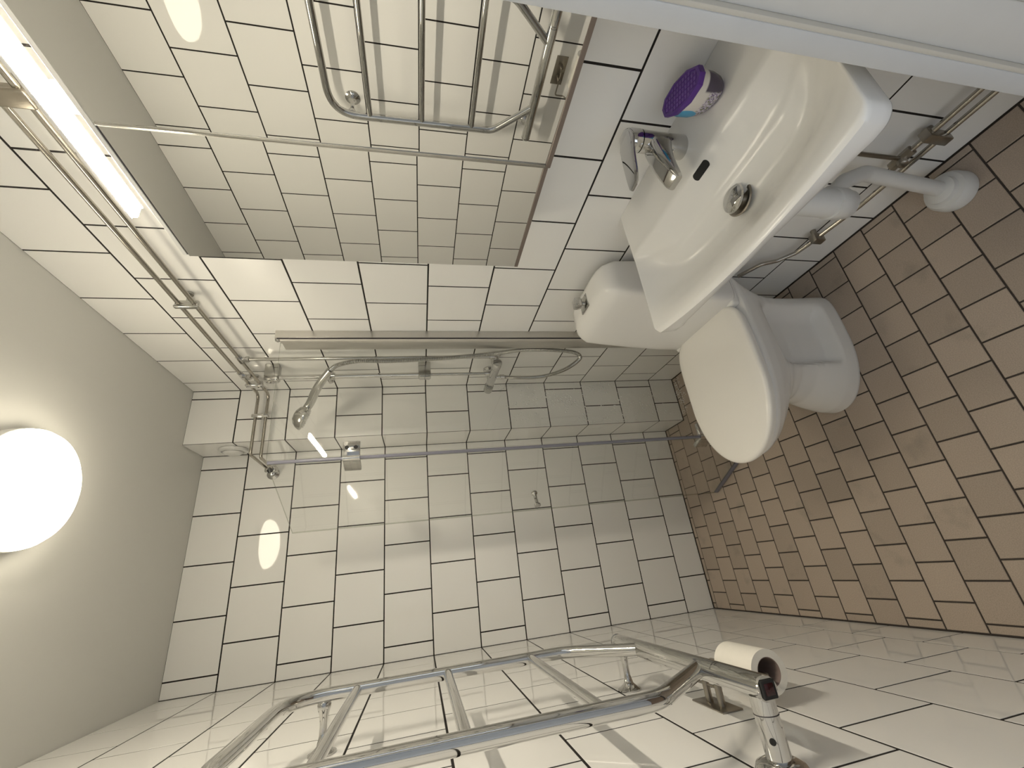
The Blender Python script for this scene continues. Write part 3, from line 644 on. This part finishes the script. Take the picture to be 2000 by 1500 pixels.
# pop-up trace of limescale is left as ceramic; bottle trap and drain under the bowl
t = thing('sink_trap', (1.055, -1.535, 0), 'white plastic bottle trap and drain pipe under the sink', 'drain pipe')
TPX, TPY = 0.942, -1.557
MB().lathe([(0.016, 0.0), (0.024, 0.003), (0.030, 0.010), (0.032, 0.026), (0.0335, 0.028), (0.0335, 0.056), (0.030, 0.058), (0.030, 0.165), (0.022, 0.19), (0.020, 0.2575)], (TPX, TPY, 0.435), (0, 0, 1), 40).build('bottle', M['plast'], t)
MB().tube(fillet([(TPX, TPY, 0.505), (1.008, -1.565, 0.425), (1.052, -1.560, 0.335), (1.055, -1.536, 0.03)], [0, 0.05, 0.05, 0], 10), 0.0175, 28).build('drain_pipe', M['plast'], t)
MB().lathe([(0.049, 0.0005), (0.050, 0.004), (0.049, 0.030), (0.044, 0.040), (0.034, 0.044), (0.033, 0.058), (0.027, 0.062), (0.019, 0.066)], (1.055, -1.535, 0), (0, 0, 1), 44).build('floor_collar', M['plast'], t)
MB().tube([(0.972, -1.557, 0.470), (0.962, -1.556, 0.483)], 0.021, 24).build('union_nut', M['plast'], t)
# tap
t = thing('basin_tap', (1.073, -1.557, SZ), 'chrome single-lever mixer tap on the washbasin', 'tap')
MB().loft([[(1.073 + dx + r * math.cos(a), -1.557 + r * 0.95 * math.sin(a), z) for a in [2 * math.pi * k / 40 for k in range(40)]] for (z, r, dx) in ((SZ, 0.0245, 0), (SZ + 0.003, 0.0255, 0), (SZ + 0.05, 0.0235, 0.003), (SZ + 0.085, 0.0228, 0.005), (SZ + 0.10, 0.0232, 0.006))]).build('body', M['chrome'], t)
def rrect(c, ux, uy, w, h, r, n=5):
    c = Vector(c); out = []
    for (sx_, sy_, a0) in ((1, 1, 0), (-1, 1, 90), (-1, -1, 180), (1, -1, 270)):
        for k in range(n + 1):
            a = math.radians(a0 + 90 * k / n); out.append(c + ux * (sx_ * (w / 2 - r) + r * math.cos(a)) + uy * (sy_ * (h / 2 - r) + r * math.sin(a)))
    return out
uy_ = Vector((0, 1, 0))
sp = []
for (x, z, w, h) in ((1.080, 0.876, 0.040, 0.060), (1.050, 0.882, 0.043, 0.050), (1.015, 0.881, 0.043, 0.036), (0.988, 0.876, 0.042, 0.027), (0.968, 0.871, 0.039, 0.019), (0.961, 0.869, 0.034, 0.012)):
    sp.append(rrect((x, -1.557, z), uy_, Vector((0.1, 0, 1)).normalized(), w, h, min(w, h) * 0.35))
spt = MB().loft(sp).build('spout', M['chrome'], t)
MB().lathe([(0.010, 0), (0.011, 0.003), (0.011, 0.010), (0.009, 0.012)], (0.979, -1.557, 0.871), (-0.1, 0, -1), 20).build('aerator', M['chrome'], spt)
lv = MB().loft([[(1.079 + dx + r * math.cos(a), -1.557 + r * 0.98 * math.sin(a), z) for a in [2 * math.pi * k / 40 for k in range(40)]] for (z, r, dx) in ((SZ + 0.102, 0.0228, 0), (SZ + 0.106, 0.0235, 0), (SZ + 0.122, 0.0232, 0), (SZ + 0.134, 0.0195, 0), (SZ + 0.139, 0.012, 0.0))]).build('lever_base', M['chrome'], t)
sp = []
for (x, z, w, h) in ((1.098, 0.938, 0.026, 0.012), (1.090, 0.944, 0.038, 0.020), (1.060, 0.951, 0.043, 0.018), (1.02, 0.957, 0.041, 0.012), (0.97, 0.962, 0.036, 0.009), (0.945, 0.965, 0.028, 0.008), (0.938, 0.966, 0.018, 0.005)):
    sp.append(rrect((x, -1.557, z), uy_, Vector((0.08, 0, 1)).normalized(), w, h, min(w, h) * 0.42))
MB().loft(sp).build('lever', M['chrome'], t)
# air freshener tub
AF = Vector((1.073, -1.663, SZ + 0.002)); rot = Matrix.Rotation(math.radians(-28), 3, 'Z')
t = thing('air_freshener', tuple(AF), 'purple-lidded lavender air freshener tub behind the tap', 'air freshener')
t.rotation_euler = (0, 0, 0)
def ring_af(z, l, wd_, pw, sharp=0.0):
    out = []
    for k in range(48):
        a = 2 * math.pi * k / 48; ca, sa = math.cos(a), math.sin(a)
        rx_ = math.copysign(abs(ca) ** (2 / pw), ca) * wd_; ry_ = math.copysign(abs(sa) ** (2 / pw), sa) * l
        out.append(AF + rot @ Vector((rx_, ry_, z)))
    return out
MB().loft([ring_af(0.0, 0.032, 0.016, 2.2), ring_af(0.004, 0.038, 0.021, 2.2), ring_af(0.014, 0.045, 0.026, 2.2), ring_af(0.030, 0.050, 0.0295, 2.2), ring_af(0.048, 0.053, 0.030, 2.1), ring_af(0.059, 0.054, 0.029, 2.0)]).build('tub', M['label'], t)
def hexring(z, sc):
    pts = [(0.0, 0.060), (0.017, 0.052), (0.029, 0.020), (0.029, -0.020), (0.017, -0.052), (0.0, -0.060), (-0.017, -0.052), (-0.029, -0.020), (-0.029, 0.020), (-0.017, 0.052)]
    return [AF + rot @ Vector((x * sc, y * sc, z)) for x, y in pts]
lid = MB().loft([hexring(0.0585, 0.98), hexring(0.0600, 1.0), hexring(0.0675, 1.0), hexring(0.0695, 0.97), hexring(0.0698, 0.86), hexring(0.0680, 0.82)]).build('lid', M['purple'], t, angle=30)
em = MB()
for i in range(11):
    for j in range(5):
        x = -0.018 + 0.009 * j; y = -0.042 + 0.0084 * i
        if abs(x) > 0.021 - max(0, abs(y) - 0.022) * 0.45: continue
        em.box((x - 0.0031, y - 0.0028, 0.0678), (x + 0.0031, y + 0.0028, 0.0690), 0.0)
em2 = MB().add([AF + rot @ v for v in em.v], em.f); em2.build('emboss', M['purple_hi'], lid, smooth=False)

# ------------------------------------------------------------------ low pipes under the sink
LX = W - 0.03
pipe_thing([(LX, YF + 0.03, 0.186), (LX, -1.585, 0.186), (LX, -1.555, 0.186)], 0.0065, 0.01, 'floor_pipe', 'upper of two chrome pipes along the wall under the sink', loc=(LX, -1.7, 0.186), group='pair of pipes under the sink')
pipe_thing([(LX, YF + 0.03, 0.141), (LX, -1.42, 0.146), (LX, -1.26, 0.170), (LX, -1.225, 0.178), (LX, -1.185, 0.215), (LX, -1.165, 0.262), (LX, -1.10, 0.300)], 0.0065, 0.03, 'floor_pipe', 'lower chrome pipe running on behind the toilet', loc=(LX, -1.5, 0.141), group='pair of pipes under the sink')
def lowclip(y, z0, z1, label):
    t = thing('pipe_clip', (LX, y, z0), label, 'clip', 'pipe clips')
    MB().box((LX - 0.016, y - 0.011, z0 - 0.014), (LX + 0.012, y + 0.011, z1 + 0.014), 0.003, 2).build('block', M['nickel'], t)
    MB().tube([(LX + 0.010, y, (z0 + z1) / 2), (W - 0.0005, y, (z0 + z1) / 2)], 0.008, 14).build('stud', M['nickel'], t)
lowclip(-1.628, 0.141, 0.186, 'dark metal clip holding both pipes under the sink')
lowclip(-1.292, 0.160, 0.170, 'grey metal clip on the lower pipe between sink and toilet')
t = thing('stop_valve', (LX, -1.565, 0.186), 'dark chrome angle valve under the sink with supply pipe', 'valve')
MB().tube([(LX, -1.592, 0.186), (LX, -1.540, 0.186)], 0.0125, 8).build('body', M['nickel'], t)
MB().lathe([(0.011, 0), (0.011, 0.022), (0.008, 0.024)], (LX, -1.565, 0.186), (-1, 0, 0.3), 8).build('handle', M['nickel'], t)
MB().tube(fillet([(LX, -1.565, 0.19), (LX, -1.565, 0.40), (LX - 0.01, -1.56, 0.72)], 0.02), 0.0055, 12).build('supply_pipe', M['nickel'], t)

# ------------------------------------------------------------------ toilet
TC = -1.008
t = thing('toilet', (0.85, TC, 0), 'white ceramic close-coupled toilet with closed lid', 'toilet')
NS = 96
def egg(z, xf, xb, hw, pf=2.2, pb=3.2, mid=0.55, cy=TC):
    xm = xf + (xb - xf) * mid; out = []
    for k in range(NS):
        a = 2 * math.pi * k / NS; ca, sa = math.cos(a), math.sin(a)
        if ca < 0: x = xm - (xm - xf) * abs(ca) ** (2 / pf); y = math.copysign(abs(sa) ** (2 / pf), sa) * hw
        else: x = xm + (xb - xm) * abs(ca) ** (2 / pb); y = math.copysign(abs(sa) ** (2 / pb), sa) * hw
        out.append(Vector((x, cy + y, z)))
    return out
prof = [ # z, xf, xb, hw, pf, pb, mid
 (0.000, 0.645, 1.040, 0.128, 2.1, 5.0, 0.55), (0.010, 0.641, 1.040, 0.131, 2.1, 5.0, 0.55), (0.05, 0.646, 1.038, 0.130, 2.1, 5, 0.55), (0.10, 0.662, 1.036, 0.126, 2.1, 5, 0.55),
 (0.15, 0.683, 1.036, 0.121, 2.1, 5, 0.55), (0.20, 0.690, 1.036, 0.120, 2.1, 5, 0.55), (0.24, 0.672, 1.038, 0.124, 2.1, 5, 0.55), (0.28, 0.628, 1.044, 0.135, 2.1, 5, 0.54),
 (0.32, 0.572, 1.055, 0.150, 2.1, 5, 0.52), (0.355, 0.535, 1.075, 0.160, 2.15, 5, 0.5), (0.385, 0.515, 1.095, 0.165, 2.2, 6, 0.48), (0.398, 0.512, 1.10, 0.166, 2.2, 6, 0.48), (0.404, 0.518, 1.098, 0.162, 2.2, 6, 0.48)]
def lerp_prof(z):
    for a, b in zip(prof, prof[1:]):
        if a[0] <= z <= b[0]:
            f = (z - a[0]) / (b[0] - a[0]); return [a[i] + (b[i] - a[i]) * f for i in range(7)]
    return prof[-1]
zs = sorted(set([p[0] for p in prof] + [0.012 * k for k in range(1, 33)])); secs = []
for z in zs:
    q = lerp_prof(z); ring = egg(*q)
    for v in ring:                       # recessed pocket on both flanks
        s = abs(v.y - TC)
        mx_ = smooth((v.x - 0.765) / 0.03) * smooth((0.985 - v.x) / 0.05); mz_ = smooth((z - 0.055) / 0.02) * smooth((0.33 - 0.25 * max(0, 0.85 - v.x) - z) / 0.06)
        if s > 0.06: v.y -= math.copysign(0.042 * mx_ * mz_, v.y - TC)
    secs.append(ring)
MB().loft(secs).build('bowl', M['white'], t, angle=60)
# seat, lid, shelf behind the lid
def lid_ring(z, g):
    pts = []
    for k in range(NS):
        a = 2 * math.pi * k / NS; ca, sa = math.cos(a), math.sin(a)
        if ca < 0: x = 0.735 - (0.735 - 0.4985 - g) * abs(ca) ** (2 / 2.05); y = math.copysign(abs(sa) ** (2 / 2.05), sa) * (0.170 - g)
        else: x = 0.735 + (0.240 - g * 0.5) * abs(ca) ** (2 / 6.5); y = math.copysign(abs(sa) ** (2 / 6.5), sa) * (0.170 - g - 0.016 * ca ** 2)
        pts.append(Vector((x, TC + y, z)))
    return pts
MB().loft([lid_ring(0.4045, 0.012), lid_ring(0.408, 0.006), lid_ring(0.417, 0.006), lid_ring(0.4195, 0.010)]).build('seat', M['seat'], t)
MB().loft([lid_ring(0.4200, 0.004), lid_ring(0.4215, 0.0005), lid_ring(0.428, 0.0), lid_ring(0.4335, 0.003), lid_ring(0.4365, 0.010), lid_ring(0.4385, 0.03), lid_ring(0.4395, 0.08), lid_ring(0.440, 0.14)]).build('lid', M['seat'], t)
MB().box((0.955, TC - 0.158, 0.400), (1.115, TC + 0.163, 0.432), 0.010, 3).build('rear_shelf', M['white'], t)
MB().box((0.972, TC - 0.152, 0.424), (1.035, TC + 0.154, 0.4395), 0.006, 3).build('hinge_cover', M['seat'], t)
# cistern
def tank_ring(z, x0, x1, h0, p=6.0, cyy=TC + 0.004):
    out = []; xm = (x0 + x1) / 2
    for k in range(NS):
        a = 2 * math.pi * k / NS; ca, sa = math.cos(a), math.sin(a)
        out.append(Vector((xm + math.copysign(abs(ca) ** (2 / p), ca) * (x1 - x0) / 2, cyy + math.copysign(abs(sa) ** (2 / p), sa) * h0, z)))
    return out
cz = [(0.420, 0.965, 1.118, 0.170), (0.428, 0.962, 1.120, 0.174), (0.52, 0.966, 1.121, 0.170), (0.62, 0.972, 1.122, 0.165), (0.70, 0.979, 1.122, 0.161), (0.75, 0.984, 1.122, 0.158), (0.79, 0.989, 1.121, 0.155),
      (0.808, 0.996, 1.119, 0.150), (0.822, 1.007, 1.116, 0.140), (0.833, 1.021, 1.110, 0.120), (0.840, 1.037, 1.100, 0.085), (0.843, 1.050, 1.085, 0.04)]
MB().loft([tank_ring(z, a, b, h, 8.0 if z < 0.795 else 6.0) for z, a, b, h in cz]).build('cistern', M['white'], t, angle=70)
fb = MB().box((1.032, TC - 0.026, 0.8395), (1.080, TC + 0.030, 0.8445), 0.001).build('flush_plate', M['chromed'], t)
MB().lathe([(0.007, 0), (0.007, 0.012), (0.005, 0.014)], (1.058, TC + 0.002, 0.8440), (0, 0, 1), 16).box((1.041, TC - 0.013, 0.855), (1.073, TC + 0.017, 0.879), 0.004, 2).build('flush_knob', M['chrome'], fb)

# ------------------------------------------------------------------ water drops left in the shower
dr = MB(); rs = random.Random(11)
def drop(p, n, r):
    n = Vector(n); u = n.orthogonal().normalized(); w = n.cross(u); p = Vector(p); base = len(dr.v)
    for (q, h) in ((1.0, 0.0), (0.86, 0.50), (0.5, 0.86), (0.0, 1.0)):
        for k in range(6):
            a = math.pi * k / 3; dr.v.append(p + (u * math.cos(a) + w * math.sin(a)) * r * max(q, 0.01) + n * r * h)
    for i in range(3):
        for k in range(6): k2 = (k + 1) % 6; dr.f.append((base + i * 6 + k, base + i * 6 + k2, base + (i + 1) * 6 + k2, base + (i + 1) * 6 + k))
cen = [(rs.uniform(0.93, 1.14), rs.uniform(0.1, 1.0)) for _ in range(26)]
for _ in range(900):
    cx_, cz_ = rs.choice(cen); x = rs.gauss(cx_, 0.022); z = rs.gauss(cz_, 0.05)
    if 0.909 < x < W - 0.004 and 0.01 < z < 1.0: drop((x, CH_Y, z), (0, -1, 0), 0.0012 + 0.0032 * rs.random() ** 2)
for _ in range(160):
    x = rs.uniform(0.93, 1.13); y = rs.gauss(-0.215, 0.02)
    if y < CH_Y - 0.004: drop((x, y, 0.0), (0, 0, 1), rs.uniform(0.001, 0.003))
o = dr.build('water_drops', M['clear'], angle=180); o['kind'] = 'stuff'; tag(o, 'water drops whitened for their glints, splashed on the pipe chase tiles', 'water drops')
